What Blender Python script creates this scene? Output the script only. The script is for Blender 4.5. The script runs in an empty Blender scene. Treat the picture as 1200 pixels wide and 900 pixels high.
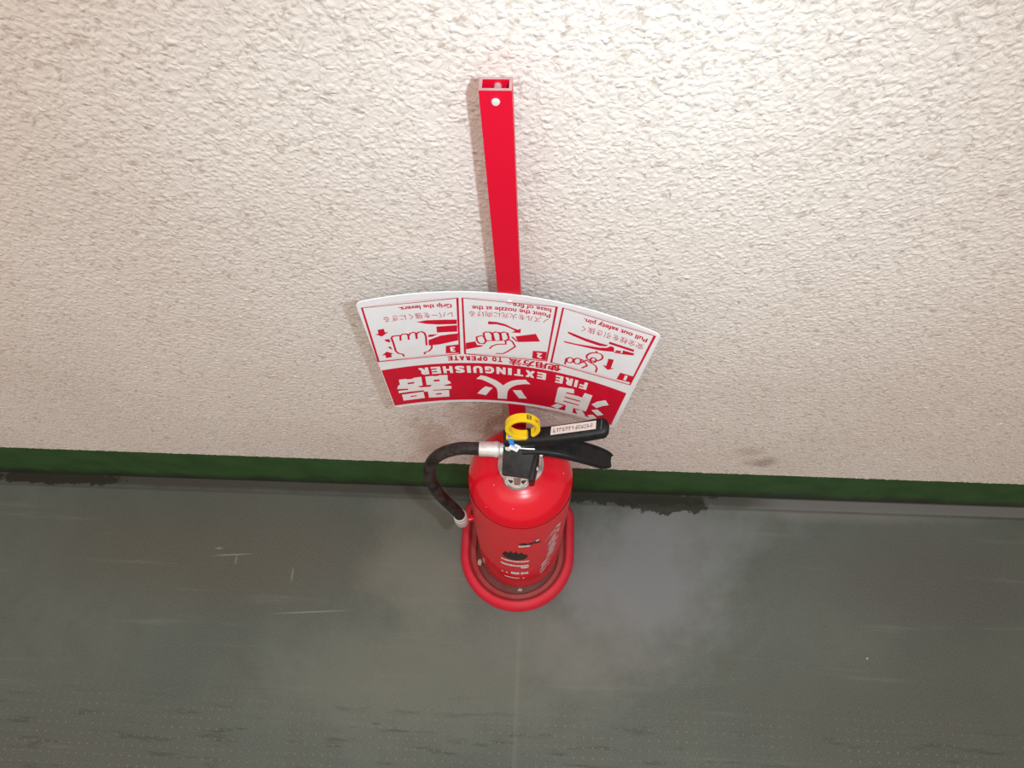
import bpy, bmesh, math, random
import numpy as np
from mathutils import Vector, Matrix
rnd = random.Random(7)
C = bpy.context.scene.collection
scn = bpy.context.scene

# ---------------------------------------------------------------- camera, sky, flash, exposure
cam_data = bpy.data.cameras.new('camera')
cam_data.sensor_fit = 'HORIZONTAL'; cam_data.sensor_width = 36.0
cam_data.lens = 36.0*867.0/1200.0
cam_data.clip_start = 0.02
cam = bpy.data.objects.new('camera', cam_data); C.objects.link(cam)
RIGHT = Vector((0.99853188, 0.04398851, -0.03160849))
DOWN = Vector((0.02740732, -0.91362094, -0.40564223))
FWD = Vector((-0.04672177, 0.40418044, -0.91348524))
EYE = Vector((0.0, -0.4214, 1.5))
m = Matrix.Identity(4)
for i in range(3):
    m[i][0] = RIGHT[i]; m[i][1] = -DOWN[i]; m[i][2] = -FWD[i]; m[i][3] = EYE[i]
cam.matrix_world = m
scn.camera = cam

world = bpy.data.worlds.new('world'); scn.world = world
world.use_nodes = True
bg = world.node_tree.nodes['Background']
bg.inputs[0].default_value = (1.0, 0.84, 0.725, 1); bg.inputs[1].default_value = 0.76

def lamp_look(o, pos, target):
    o.location = pos
    d = (Vector(target)-Vector(pos)).normalized()
    o.rotation_euler = d.to_track_quat('-Z', 'Y').to_euler()
# the photographer's flash, just right of the lens
fl = bpy.data.lights.new('camera_flash', 'SPOT')
fl.energy = 17.0; fl.color = (0.77, 0.94, 1.0); fl.spot_size = math.radians(98); fl.spot_blend = 1.0
fl.shadow_soft_size = 0.010
flo = bpy.data.objects.new('camera_flash', fl); C.objects.link(flo)
lamp_look(flo, EYE + RIGHT*0.105 - DOWN*0.01, EYE + FWD*1.2 + RIGHT*0.02 + DOWN*0.02)

# the corridor's ceiling light, above and behind the photographer
cl = bpy.data.lights.new('ceiling_light', 'AREA')
cl.shape = 'RECTANGLE'; cl.size = 2.6; cl.size_y = 1.2; cl.energy = 21.0; cl.color = (1.0, 0.84, 0.725)
clo = bpy.data.objects.new('ceiling_light', cl); C.objects.link(clo)
lamp_look(clo, (-0.1, -1.15, 2.65), (-0.1, -0.55, 0.6))

scn.view_settings.view_transform = 'Standard'
scn.view_settings.look = 'None'
scn.view_settings.gamma = 1.0
scn.view_settings.exposure = 0.0
scn.cycles.use_denoising = True

# ---------------------------------------------------------------- helpers
def obj(name, verts, faces, mat=None, parent=None, smooth=False, angle=None):
    me = bpy.data.meshes.new(name)
    me.from_pydata([tuple(v) for v in verts], [], faces)
    me.update()
    o = bpy.data.objects.new(name, me); C.objects.link(o)
    if mat: me.materials.append(mat)
    if smooth: shade(me, angle)
    if parent: o.parent = parent
    return o
def shade(me, angle=None):
    me.polygons.foreach_set('use_smooth', [True]*len(me.polygons))
    if angle is not None: me.set_sharp_from_angle(angle=math.radians(angle))
def obj_bm(name, bm, mat=None, parent=None, smooth=True, angle=40):
    bmesh.ops.recalc_face_normals(bm, faces=bm.faces[:])
    me = bpy.data.meshes.new(name); bm.to_mesh(me); bm.free()
    o = bpy.data.objects.new(name, me); C.objects.link(o)
    if mat: me.materials.append(mat)
    if smooth: shade(me, angle)
    if parent: o.parent = parent
    return o
def empty(name, loc):
    o = bpy.data.objects.new(name, None); C.objects.link(o); o.location = loc
    o.empty_display_size = 0.05
    return o
def tag(o, label=None, cat=None, kind=None, group=None):
    if label: o['label'] = label
    if cat: o['category'] = cat
    if kind: o['kind'] = kind
    if group: o['group'] = group
    return o
def add_box(bm, lo, hi, bevel=0.0, mat=None, seg=2):
    vs = [bm.verts.new((x, y, z)) for x in (lo[0], hi[0]) for y in (lo[1], hi[1]) for z in (lo[2], hi[2])]
    fs = [bm.faces.new([vs[i] for i in f]) for f in ((0,1,3,2),(4,6,7,5),(0,4,5,1),(2,3,7,6),(0,2,6,4),(1,5,7,3))]
    if mat is not None: bmesh.ops.transform(bm, matrix=mat, verts=vs)
    if bevel > 0:
        es = list({e for f in fs for e in f.edges})
        bmesh.ops.bevel(bm, geom=es, offset=bevel, segments=seg, affect='EDGES', profile=0.5)
def lathe(bm, prof, n=48, mat=None, cap=True):
    """prof: list of (r, z); revolve about z."""
    rings = []
    for r, z in prof:
        if r < 1e-6: rings.append([bm.verts.new((0, 0, z))])
        else: rings.append([bm.verts.new((r*math.cos(2*math.pi*i/n), r*math.sin(2*math.pi*i/n), z)) for i in range(n)])
    for a, b in zip(rings, rings[1:]):
        for i in range(n):
            j = (i+1) % n
            if len(a) == 1 and len(b) == 1: continue
            if len(a) == 1: bm.faces.new((a[0], b[i], b[j]))
            elif len(b) == 1: bm.faces.new((a[i], a[j], b[0]))
            else: bm.faces.new((a[i], a[j], b[j], b[i]))
    if cap:
        for r in (rings[0], rings[-1]):
            if len(r) > 2: bm.faces.new(r)
    if mat is not None:
        bmesh.ops.transform(bm, matrix=mat, verts=[v for r in rings for v in r])
def catmull(pts, n=8):
    P = [Vector(p) for p in pts]; P = [P[0]*2-P[1]] + P + [P[-1]*2-P[-2]]
    out = []
    for i in range(1, len(P)-2):
        for k in range(n):
            t = k/n; a, b, c, d = P[i-1], P[i], P[i+1], P[i+2]
            out.append(0.5*((2*b)+(c-a)*t+(2*a-5*b+4*c-d)*t*t+(3*b-a-3*c+d)*t**3))
    out.append(P[-2]); return out
def tube(bm, pts, r, n=16, cap=True):
    """r: number or list of radii."""
    pts = [Vector(p) for p in pts]; rings = []
    up = Vector((0.13, 0.31, 0.94))
    for i, p in enumerate(pts):
        d = (pts[min(i+1, len(pts)-1)]-pts[max(i-1, 0)]).normalized()
        x = up - d*up.dot(d)
        x.normalize(); up = x; y = d.cross(x)
        rr = r[i] if isinstance(r, (list, tuple)) else r
        rings.append([bm.verts.new(p+x*math.cos(2*math.pi*k/n)*rr+y*math.sin(2*math.pi*k/n)*rr) for k in range(n)])
    for a, b in zip(rings, rings[1:]):
        for k in range(n):
            j = (k+1) % n; bm.faces.new((a[k], a[j], b[j], b[k]))
    if cap: bm.faces.new(rings[0]); bm.faces.new(rings[-1])
def orient(p, axis, xhint=(1, 0, 0)):
    """matrix putting local z along axis at p, local x near xhint."""
    z = Vector(axis).normalized(); x = Vector(xhint); x = (x - z*x.dot(z)).normalized(); y = z.cross(x)
    M = Matrix.Identity(4)
    for i in range(3): M[i][0] = x[i]; M[i][1] = y[i]; M[i][2] = z[i]; M[i][3] = p[i]
    return M

# node helpers
class NT:
    def __init__(s, name):
        s.m = bpy.data.materials.new(name); s.m.use_nodes = True
        s.t = s.m.node_tree; s.b = s.t.nodes['Principled BSDF']; s.out = s.t.nodes['Material Output']
    def n(s, typ, **kw):
        nd = s.t.nodes.new(typ)
        ins = kw.pop('ins', {})
        for k, v in kw.items(): setattr(nd, k, v)
        for k, v in ins.items(): s.put(nd.inputs[k], v)
        return nd
    def put(s, sock, v):
        if hasattr(v, 'is_linked') or isinstance(v, bpy.types.NodeSocket): s.t.links.new(v, sock)
        else: sock.default_value = v
    def coord(s, kind='Object'): return s.n('ShaderNodeTexCoord').outputs[kind]
    def mapping(s, vec, loc=(0,0,0), rot=(0,0,0), scale=(1,1,1)):
        return s.n('ShaderNodeMapping', ins={0: vec, 'Location': loc, 'Rotation': rot, 'Scale': scale}).outputs[0]
    def noise(s, vec, scale, detail=2, rough=0.5, dist=0.0):
        return s.n('ShaderNodeTexNoise', ins={'Vector': vec, 'Scale': scale, 'Detail': detail, 'Roughness': rough, 'Distortion': dist}).outputs[0]
    def voro(s, vec, scale, feature='F1', rand=1.0, smooth=None):
        nd = s.n('ShaderNodeTexVoronoi', feature=feature, ins={'Vector': vec, 'Scale': scale, 'Randomness': rand})
        if smooth is not None: nd.inputs['Smoothness'].default_value = smooth
        return nd.outputs['Distance']
    def math(s, op, a, b=0.0, c=0.0, clamp=False):
        return s.n('ShaderNodeMath', operation=op, use_clamp=clamp, ins={0: a, 1: b, 2: c}).outputs[0]
    def ramp(s, fac, lo, hi, a=0.0, b=1.0):
        return s.n('ShaderNodeMapRange', interpolation_type='SMOOTHSTEP', ins={0: fac, 1: lo, 2: hi, 3: a, 4: b}).outputs[0]
    def mix(s, fac, a, b, mode='MIX'):
        nd = s.n('ShaderNodeMix', data_type='RGBA', blend_type=mode)
        s.put(nd.inputs[0], fac)
        for k, v in ((6, a), (7, b)):
            s.put(nd.inputs[k], (*v, 1) if isinstance(v, (tuple, list)) and len(v) == 3 else v)
        return nd.outputs[2]
    def sep(s, vec):
        o = s.n('ShaderNodeSeparateXYZ', ins={0: vec}).outputs; return o[0], o[1], o[2]
    def blob(s, x, y, cx, cy, rx, ry, wob=None, amt=0.5):
        """soft elliptical patch, 1 in the middle, edge wobbled by a noise."""
        dx = s.math('DIVIDE', s.math('SUBTRACT', x, cx), rx); dy = s.math('DIVIDE', s.math('SUBTRACT', y, cy), ry)
        d = s.math('SQRT', s.math('ADD', s.math('MULTIPLY', dx, dx), s.math('MULTIPLY', dy, dy)))
        if wob is not None: d = s.math('ADD', d, s.math('MULTIPLY', s.math('SUBTRACT', wob, 0.5), amt*2))
        return s.ramp(d, 0.25, 1.1, 1.0, 0.0)
    def bump(s, h, strength=0.3, dist=0.001):
        nd = s.n('ShaderNodeBump', ins={'Strength': strength, 'Distance': dist, 'Height': h}); 
        s.t.links.new(nd.outputs[0], s.b.inputs['Normal'])
    def set(s, color=None, rough=None, metal=None, spec=None, coat=None):
        for k, v in (('Base Color', color), ('Roughness', rough), ('Metallic', metal), ('Specular IOR Level', spec), ('Coat Weight', coat)):
            if v is None: continue
            s.put(s.b.inputs[k], (*v, 1) if isinstance(v, (tuple, list)) and len(v) == 3 else v)
        return s
def plain(name, color, rough=0.5, metal=0.0, spec=0.5, grain=0.12, scale=60, bump=0.0, coat=None):
    t = NT(name); co = t.coord()
    f = t.noise(co, scale, 4, 0.6)
    c = t.mix(t.ramp(f, 0.3, 0.7), tuple(x*(1-grain) for x in color), tuple(min(1, x*(1+grain)) for x in color))
    t.set(color=c, rough=t.ramp(f, 0.2, 0.8, rough*0.85, min(1, rough*1.15)), metal=metal, spec=spec, coat=coat)
    if bump: t.bump(t.noise(co, scale*4, 3), bump, 0.0005)
    return t.m
def red_paint(name, color, dust_col, dust, rough=0.3, specks=0.0, coat=0.0, spec=0.22):
    """red enamel; fine dust settles on what faces up."""
    t = NT(name); co = t.coord()
    up = t.sep(t.n('ShaderNodeNewGeometry').outputs['Normal'])[2]
    n1 = t.noise(co, 35, 5, 0.65); n2 = t.noise(co, 7, 3)
    f = t.math('MULTIPLY', t.ramp(up, 0.2, 1.0, 0.25, 1.0), t.ramp(t.math('ADD', n1, n2), 0.7, 1.3, 0.3, 1.0))
    c = t.mix(t.math('MULTIPLY', f, dust), color, dust_col)
    if specks:
        sp = t.ramp(t.voro(co, 55), 0.035, 0.06, 1, 0)
        c = t.mix(t.math('MULTIPLY', sp, specks), c, (0.75, 0.6, 0.58))
    t.set(color=c, rough=t.math('ADD', rough, t.math('MULTIPLY', f, 0.12)), spec=spec, coat=coat)
    return t.m

# ---------------------------------------------------------------- setting: wall, skirting, floor
def stucco():
    t = NT('sprayed_stucco'); co = t.coord()
    x, y, z = t.sep(co)
    warp = t.n('ShaderNodeTexNoise', ins={'Vector': co, 'Scale': 60.0, 'Detail': 2.0}).outputs[1]
    wv = t.n('ShaderNodeVectorMath', operation='MULTIPLY_ADD', ins={0: warp, 1: (0.009, 0.009, 0.009), 2: co}).outputs[0]
    n1 = t.noise(wv, 140, 3, 0.6, 0.6)
    v1 = t.voro(wv, 185, 'SMOOTH_F1', 1.0, 0.35)
    blobs = t.ramp(v1, 0.05, 0.75, 1.0, 0.0)
    big = t.ramp(t.noise(co, 75, 2, 0.4), 0.62, 0.80)          # proud lumps
    h = t.math('ADD', t.math('MULTIPLY', n1, 0.75), t.math('MULTIPLY', blobs, 0.35))
    h = t.math('ADD', h, t.math('MULTIPLY', big, 0.55))
    fine = t.noise(wv, 330, 3, 0.65)
    disp = t.n('ShaderNodeDisplacement', ins={'Height': h, 'Midlevel': 0.6, 'Scale': 0.0023})
    t.t.links.new(disp.outputs[0], t.out.inputs['Displacement'])
    t.m.displacement_method = 'BOTH'
    # colour: warm off-white paint, browner in the pits and in patches low down
    tone = t.noise(co, 3.0, 4, 0.6)
    c = t.mix(t.ramp(tone, 0.3, 0.7), (0.685, 0.640, 0.610), (0.745, 0.710, 0.685))
    pit = t.ramp(n1, 0.47, 0.30)
    c = t.mix(t.math('MULTIPLY', pit, 0.52), c, (0.34, 0.27, 0.215))
    sp = t.math('MULTIPLY', t.ramp(t.voro(co, 26), 0.05, 0.10, 1, 0), t.ramp(t.noise(co, 9, 2), 0.52, 0.62))
    c = t.mix(t.math('MULTIPLY', sp, 0.55), c, (0.33, 0.25, 0.19))
    wob = t.noise(co, 22, 4, 0.65)
    for (cx, cz, rx, rz, k, col) in ((-0.085, 0.42, 0.075, 0.14, 0.55, (0.33, 0.19, 0.10)), (-0.19, 0.30, 0.05, 0.15, 0.40, (0.36, 0.22, 0.13)),  # left brown patches: rust plus painted-in shadow of extinguisher and hose
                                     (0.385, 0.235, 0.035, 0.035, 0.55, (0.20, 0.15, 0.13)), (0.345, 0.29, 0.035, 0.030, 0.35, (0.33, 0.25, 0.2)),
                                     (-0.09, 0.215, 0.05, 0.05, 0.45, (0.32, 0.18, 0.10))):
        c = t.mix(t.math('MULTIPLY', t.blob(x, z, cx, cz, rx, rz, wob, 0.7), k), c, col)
    t.set(color=c, rough=0.85, spec=0.2)
    t.bump(fine, 0.4, 0.0010)
    return t.m
def axis_steps(lo, hi, step, far_lo, far_hi, coarse=0.08):
    a = list(np.arange(far_lo, lo, coarse)) + list(np.arange(lo, hi, step)) + list(np.arange(hi, far_hi+1e-6, coarse))
    return np.array(a)
xs = axis_steps(-1.25, 1.10, 0.0032, -2.4, 2.4)
zs = axis_steps(0.150, 1.42, 0.0032, 0.150, 2.5)
def skirt_top(x): return 0.1672 - 0.0128*(x+0.06)
nx, nz = len(xs), len(zs)
X, Z = np.meshgrid(xs, zs)
lift = skirt_top(X)-0.150                                       # the lower edge follows the skirting
Z2 = Z + lift*np.clip((0.6-Z)/0.45, 0, 1)
verts = np.stack([X.ravel(), np.zeros(nx*nz), Z2.ravel()], 1)
i = np.arange(nx*nz).reshape(nz, nx)
quads = np.stack([i[:-1, :-1].ravel(), i[:-1, 1:].ravel(), i[1:, 1:].ravel(), i[1:, :-1].ravel()], 1)
me = bpy.data.meshes.new('wall_back')
me.vertices.add(len(verts)); me.vertices.foreach_set('co', verts.ravel())
me.loops.add(quads.size); me.loops.foreach_set('vertex_index', quads.ravel())
me.polygons.add(len(quads)); me.polygons.foreach_set('loop_start', np.arange(0, quads.size, 4)); me.polygons.foreach_set('loop_total', np.full(len(quads), 4))
me.polygons.foreach_set('use_smooth', np.ones(len(quads), bool))
me.update(calc_edges=True)
wall = bpy.data.objects.new('wall_back', me); C.objects.link(wall)
me.materials.append(stucco())
tag(wall, 'off-white sprayed stucco wall behind the extinguisher stand', kind='structure')

def skirting_paint():
    t = NT('green_skirting_paint'); co = t.coord(); x, y, z = t.sep(co)
    f = t.noise(co, 14, 5, 0.65); g = t.noise(t.mapping(co, scale=(4, 1, 40)), 6, 3)
    c = t.mix(t.ramp(f, 0.3, 0.7), (0.020, 0.070, 0.016), (0.034, 0.100, 0.026))
    c = t.mix(t.math('MULTIPLY', t.ramp(g, 0.55, 0.75), 0.4), c, (0.03, 0.045, 0.025))
    # blacker towards the floor
    d = t.math('ADD', z, t.math('MULTIPLY', t.math('SUBTRACT', f, 0.5), 0.05))
    c = t.mix(t.ramp(d, 0.055, 0.005, 0, 0.75), c, (0.018, 0.016, 0.014))
    sp = t.ramp(t.voro(co, 22), 0.02, 0.05, 1, 0)
    c = t.mix(t.math('MULTIPLY', sp, 0.35), c, (0.35, 0.36, 0.28))
    t.set(color=c, rough=0.55, spec=0.35); t.bump(t.noise(co, 130, 3), 0.25, 0.0012)
    return t.m
bm = bmesh.new()
for xa, xb in ((-2.4, 2.4),):
    v = [bm.verts.new(p) for p in ((xa, 0.0015, 0), (xb, 0.0015, 0), (xb, 0.0015, skirt_top(xb)+0.004), (xa, 0.0015, skirt_top(xa)+0.004),
                                   (xa, 0.05, 0), (xb, 0.05, 0), (xb, 0.05, skirt_top(xb)+0.004), (xa, 0.05, skirt_top(xa)+0.004))]
    for f in ((0,1,2,3), (5,4,7,6), (3,2,6,7), (0,4,5,1), (0,3,7,4), (1,5,6,2)): bm.faces.new([v[k] for k in f])
tag(obj_bm('baseboard_back', bm, skirting_paint(), smooth=False), 'dark green painted skirting along the foot of the stucco wall', kind='structure')

def floor_mat():
    t = NT('worn_sheet_floor'); co = t.coord(); x, y, z = t.sep(co)
    big = t.noise(co, 2.2, 5, 0.6); mid = t.noise(co, 9, 6, 0.65); grit = t.noise(co, 520, 2, 0.6)
    streak = t.noise(t.mapping(co, scale=(0.6, 9, 1)), 4, 4, 0.6)
    c = t.mix(t.ramp(big, 0.3, 0.7), (0.069, 0.097, 0.089), (0.113, 0.142, 0.130))
    c = t.mix(t.ramp(mid, 0.35, 0.75, 0, 0.55), c, (0.075, 0.083, 0.068))
    # brownish wear on the left, near the wall
    c = t.mix(t.math('MULTIPLY', t.blob(x, y, -0.62, -0.14, 0.55, 0.16, mid, 0.5), 0.55), c, (0.092, 0.078, 0.062))
    # pale dusty bloom, around the stand; the dark outer patches are painted-in shade
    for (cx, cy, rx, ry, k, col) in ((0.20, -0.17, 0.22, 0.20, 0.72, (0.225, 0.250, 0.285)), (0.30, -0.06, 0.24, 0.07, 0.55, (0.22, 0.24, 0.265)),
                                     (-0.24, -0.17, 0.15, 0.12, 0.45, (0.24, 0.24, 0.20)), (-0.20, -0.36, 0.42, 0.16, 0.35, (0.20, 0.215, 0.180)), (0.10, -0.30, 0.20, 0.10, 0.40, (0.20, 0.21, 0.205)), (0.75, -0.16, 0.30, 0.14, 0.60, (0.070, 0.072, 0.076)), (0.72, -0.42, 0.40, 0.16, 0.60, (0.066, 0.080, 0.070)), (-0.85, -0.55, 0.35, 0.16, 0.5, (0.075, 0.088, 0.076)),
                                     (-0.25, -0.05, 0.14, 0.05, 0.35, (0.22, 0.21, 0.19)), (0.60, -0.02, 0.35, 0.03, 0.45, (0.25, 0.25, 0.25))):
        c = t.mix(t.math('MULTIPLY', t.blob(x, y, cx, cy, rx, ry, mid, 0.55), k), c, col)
    c = t.mix(t.ramp(streak, 0.58, 0.72, 0, 0.30), c, (0.20, 0.21, 0.19))
    # dark scuffs
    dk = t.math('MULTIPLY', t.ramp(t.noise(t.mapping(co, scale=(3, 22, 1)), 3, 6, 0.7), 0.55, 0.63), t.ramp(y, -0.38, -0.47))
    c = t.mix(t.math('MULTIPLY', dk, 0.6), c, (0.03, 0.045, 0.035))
    # pale hairline along the sheet joint below the stand
    c = t.mix(t.math('MULTIPLY', t.ramp(t.math('ABSOLUTE', t.math('ADD', x, 0.040)), 0.0, 0.007, 1, 0), t.math('MULTIPLY', t.ramp(y, -0.24, -0.3), 0.14)), c, (0.30, 0.31, 0.27))
    c = t.mix(t.math('MULTIPLY', t.ramp(grit, 0.35, 0.75), 0.38), c, (0.25, 0.26, 0.24))
    # grime and old sealant along the wall
    d = t.math('ADD', y, t.math('MULTIPLY', t.math('SUBTRACT', mid, 0.5), 0.016))
    c = t.mix(t.ramp(d, -0.026, -0.012, 0, 0.72), c, (0.050, 0.042, 0.038))
    lab = t.ramp(x, 0.40, 0.50)
    pale = t.math('MULTIPLY', lab, t.ramp(t.math('ABSOLUTE', t.math('ADD', y, 0.011)), 0.009, 0.012, 1, 0))
    c = t.mix(t.math('MULTIPLY', pale, 0.8), c, (0.185, 0.195, 0.20))
    thin = t.ramp(t.math('ABSOLUTE', t.math('ADD', y, 0.024)), 0.0015, 0.004, 1, 0)
    c = t.mix(t.math('MULTIPLY', thin, 0.35), c, (0.035, 0.033, 0.03))
    # dark damp stain spreading from under the skirting, right of the stand
    wob = t.noise(co, 30, 5, 0.7)
    for (cx, cy, rx, ry) in ((0.17, -0.006, 0.22, 0.022), (0.25, -0.020, 0.11, 0.022), (-1.04, -0.006, 0.18, 0.018)):
        c = t.mix(t.math('MULTIPLY', t.ramp(t.blob(x, y, cx, cy, rx, ry, wob, 0.9), 0.25, 0.45), 0.88), c, (0.020, 0.022, 0.014))
    # the sheet's embossed grid of small studs
    gx = t.math('PINGPONG', t.math('MULTIPLY', x, 1/0.017), 0.5); gy = t.math('PINGPONG', t.math('MULTIPLY', y, 1/0.017), 0.5)
    stud = t.ramp(t.math('SQRT', t.math('ADD', t.math('MULTIPLY', gx, gx), t.math('MULTIPLY', gy, gy))), 0.06, 0.13, 1, 0)
    c = t.mix(t.math('MULTIPLY', stud, t.math('MULTIPLY', t.ramp(y, -0.36, -0.46, 0.03, 0.40), t.ramp(mid, 0.40, 0.60, 0.3, 1.0))), c, (0.27, 0.30, 0.26))
    # a few pale scratches
    for (cx, cy, rx, ry) in ((-0.63, -0.155, 0.050, 0.0022), (-0.66, -0.143, 0.010, 0.0030), (-0.62, -0.165, 0.0022, 0.012), (-0.45, -0.26, 0.09, 0.002), (-0.50, -0.19, 0.0022, 0.02)):
        c = t.mix(t.math('MULTIPLY', t.blob(x, t.math('SUBTRACT', y, t.math('MULTIPLY', t.math('SUBTRACT', x, cx), 0.08)), cx, cy, rx, ry), 0.55), c, (0.30, 0.32, 0.27))
    sp = t.ramp(t.voro(co, 7.0), 0.008, 0.018, 1, 0)
    c = t.mix(t.math('MULTIPLY', sp, 0.8), c, (0.5, 0.5, 0.46))
    t.set(color=c, rough=0.62, spec=0.3)
    t.bump(t.math('ADD', t.math('ADD', grit, t.math('MULTIPLY', mid, 0.5)), t.math('MULTIPLY', stud, 0.8)), 0.15, 0.0006)
    return t.m
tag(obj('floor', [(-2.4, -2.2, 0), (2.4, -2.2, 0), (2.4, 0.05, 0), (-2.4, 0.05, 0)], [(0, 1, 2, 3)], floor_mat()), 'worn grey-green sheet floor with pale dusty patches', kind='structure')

# ---------------------------------------------------------------- materials of the things
M_red = red_paint('red_enamel_body', (0.66, 0.004, 0.018), (0.60, 0.06, 0.09), 0.12, 0.13, specks=0.7, spec=0.3)
M_pole = red_paint('red_painted_pole', (0.62, 0.003, 0.026), (0.6, 0.12, 0.13), 0.06, 0.38)
M_tray = red_paint('dusty_red_plastic', (0.70, 0.010, 0.040), (0.52, 0.14, 0.16), 0.34, 0.5)
M_ledge = red_paint('dusty_tray_ledge', (0.48, 0.025, 0.040), (0.44, 0.19, 0.18), 0.75, 0.6)
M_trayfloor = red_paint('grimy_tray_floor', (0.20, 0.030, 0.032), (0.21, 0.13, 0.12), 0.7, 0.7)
M_cut = plain('bare_cut_edge', (0.42, 0.27, 0.28), 0.55, 0.0)
M_black = plain('black_moulded_plastic', (0.012, 0.012, 0.013), 0.36, spec=0.18, grain=0.3, scale=90, bump=0.06)
M_valve = plain('black_valve_cap', (0.022, 0.022, 0.023), 0.5, spec=0.2, grain=0.35, scale=110, bump=0.12)
M_hose = plain('black_rubber_hose', (0.026, 0.021, 0.019), 0.55, spec=0.22, grain=0.55, scale=70, bump=0.12)
M_metal = plain('dull_silver_metal', (0.62, 0.61, 0.60), 0.34, metal=0.85, grain=0.12, scale=120)
M_alu = plain('pressed_aluminium', (0.74, 0.74, 0.75), 0.42, metal=0.6, grain=0.08, scale=150)
M_yellow = plain('yellow_plastic', (0.80, 0.56, 0.012), 0.38, grain=0.06, spec=0.3)
M_blue = plain('blue_seal_strip', (0.02, 0.20, 0.68), 0.45, grain=0.08)
M_white = plain('white_printed_plate', (0.74, 0.74, 0.76), 0.42, grain=0.015, spec=0.35)
M_plate = plain('white_sign_sheet', (0.79, 0.815, 0.87), 0.42, grain=0.02, spec=0.3)
M_ink = plain('red_print', (0.60, 0.003, 0.030), 0.42, grain=0.05, spec=0.3)
M_wink = plain('white_print', (0.80, 0.81, 0.84), 0.42, grain=0.02, spec=0.3)
M_bink = plain('black_print', (0.012, 0.011, 0.011), 0.5, grain=0.1)
M_nozzle = plain('grey_white_nozzle', (0.50, 0.46, 0.46), 0.5, grain=0.06)
M_sticker = plain('pale_pink_sticker', (0.62, 0.54, 0.52), 0.5, grain=0.03, spec=0.2)
M_rivet = plain('bright_rivet', (0.80, 0.80, 0.80), 0.3, metal=0.3, grain=0.02)
M_label = red_paint('hazed_label_film', (0.72, 0.026, 0.040), (0.60, 0.11, 0.12), 0.25, 0.40)
M_scrap = plain('pale_paper_scrap', (0.52, 0.45, 0.38), 0.8, grain=0.1)

# ---------------------------------------------------------------- printing helpers
def text_mesh(body, bold=0.0, res=3):
    cu = bpy.data.curves.new('lettering', 'FONT'); cu.body = body; cu.resolution_u = res; cu.offset = bold
    ob = bpy.data.objects.new('lettering', cu); C.objects.link(ob)
    dg = bpy.context.evaluated_depsgraph_get()
    me = bpy.data.meshes.new_from_object(ob.evaluated_get(dg))
    V = np.array([v.co[:2] for v in me.vertices]); F = [tuple(p.vertices) for p in me.polygons]
    bpy.data.objects.remove(ob); bpy.data.curves.remove(cu); bpy.data.meshes.remove(me)
    lo = V.min(0); hi = V.max(0)
    return (V-lo)/(hi-lo), F
def ribbon(pts, w, closed=False):
    """flat stroke of width w along 2-D points; returns verts, faces."""
    P = [np.array(p, float) for p in pts]; n = len(P); V = []; F = []
    for i in range(n):
        a = P[(i-1) % n] if closed else P[max(i-1, 0)]; b = P[(i+1) % n] if closed else P[min(i+1, n-1)]
        d = b-a; d = d/(np.linalg.norm(d)+1e-12); q = np.array((-d[1], d[0]))
        k = 1.0
        if 0 < i < n-1 or closed:
            e = P[i]-a; e = e/(np.linalg.norm(e)+1e-12); k = min(1.6, 1/max(0.5, abs(e @ d)))
        V += [P[i]+q*w*k/2, P[i]-q*w*k/2]
    for i in range(n if closed else n-1):
        j = (i+1) % n; F.append((2*i, 2*i+1, 2*j+1, 2*j))
    return V, F
class Print:
    """collects flat 2-D shapes and lays them on a surface as one mesh."""
    def __init__(s): s.V = []; s.F = []
    def add(s, V, F):
        o = len(s.V); s.V += [tuple(v) for v in V]; s.F += [tuple(i+o for i in f) for f in F]
    def poly(s, pts): s.add(pts, [tuple(range(len(pts)))])
    def line(s, pts, w, closed=False): s.add(*ribbon(pts, w, closed))
    def text(s, body, p0, p1, h, bold=0.0, up=(0, 1)):
        """text box from reading-start p0 to reading-end p1 (its middle line), height h along up."""
        V, F = text_mesh(body); p0 = np.array(p0); p1 = np.array(p1); up = np.array(up)
        along = (p1-p0)/np.linalg.norm(p1-p0); k = h*bold
        L = p1-p0-along*2*k; hh = h-2*k
        shifts = [(0, 0)] if bold == 0 else [(0, 0), (1, 1), (1, -1), (-1, 1), (-1, -1), (1, 0), (-1, 0), (0, 1), (0, -1)]
        for q, (dx, dy) in enumerate(shifts):                   # heavier weight: copies a hair apart
            s.add([np.append(p0+along*k*(1+dx)+L*v[0]+up*(hh*(v[1]-0.5)+k*dy), q*4e-6) for v in V], F)
    def lay(s, name, fn, mat, parent):
        o = obj(name, [fn(*v) for v in s.V], s.F, mat, parent)
        return o
    def polyline_fill(s, top, bot):
        V = []
        for a, b in zip(top, bot): V += [a, b]
        s.add(V, [(2*i, 2*i+1, 2*i+3, 2*i+2) for i in range(len(top)-1)])

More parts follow.
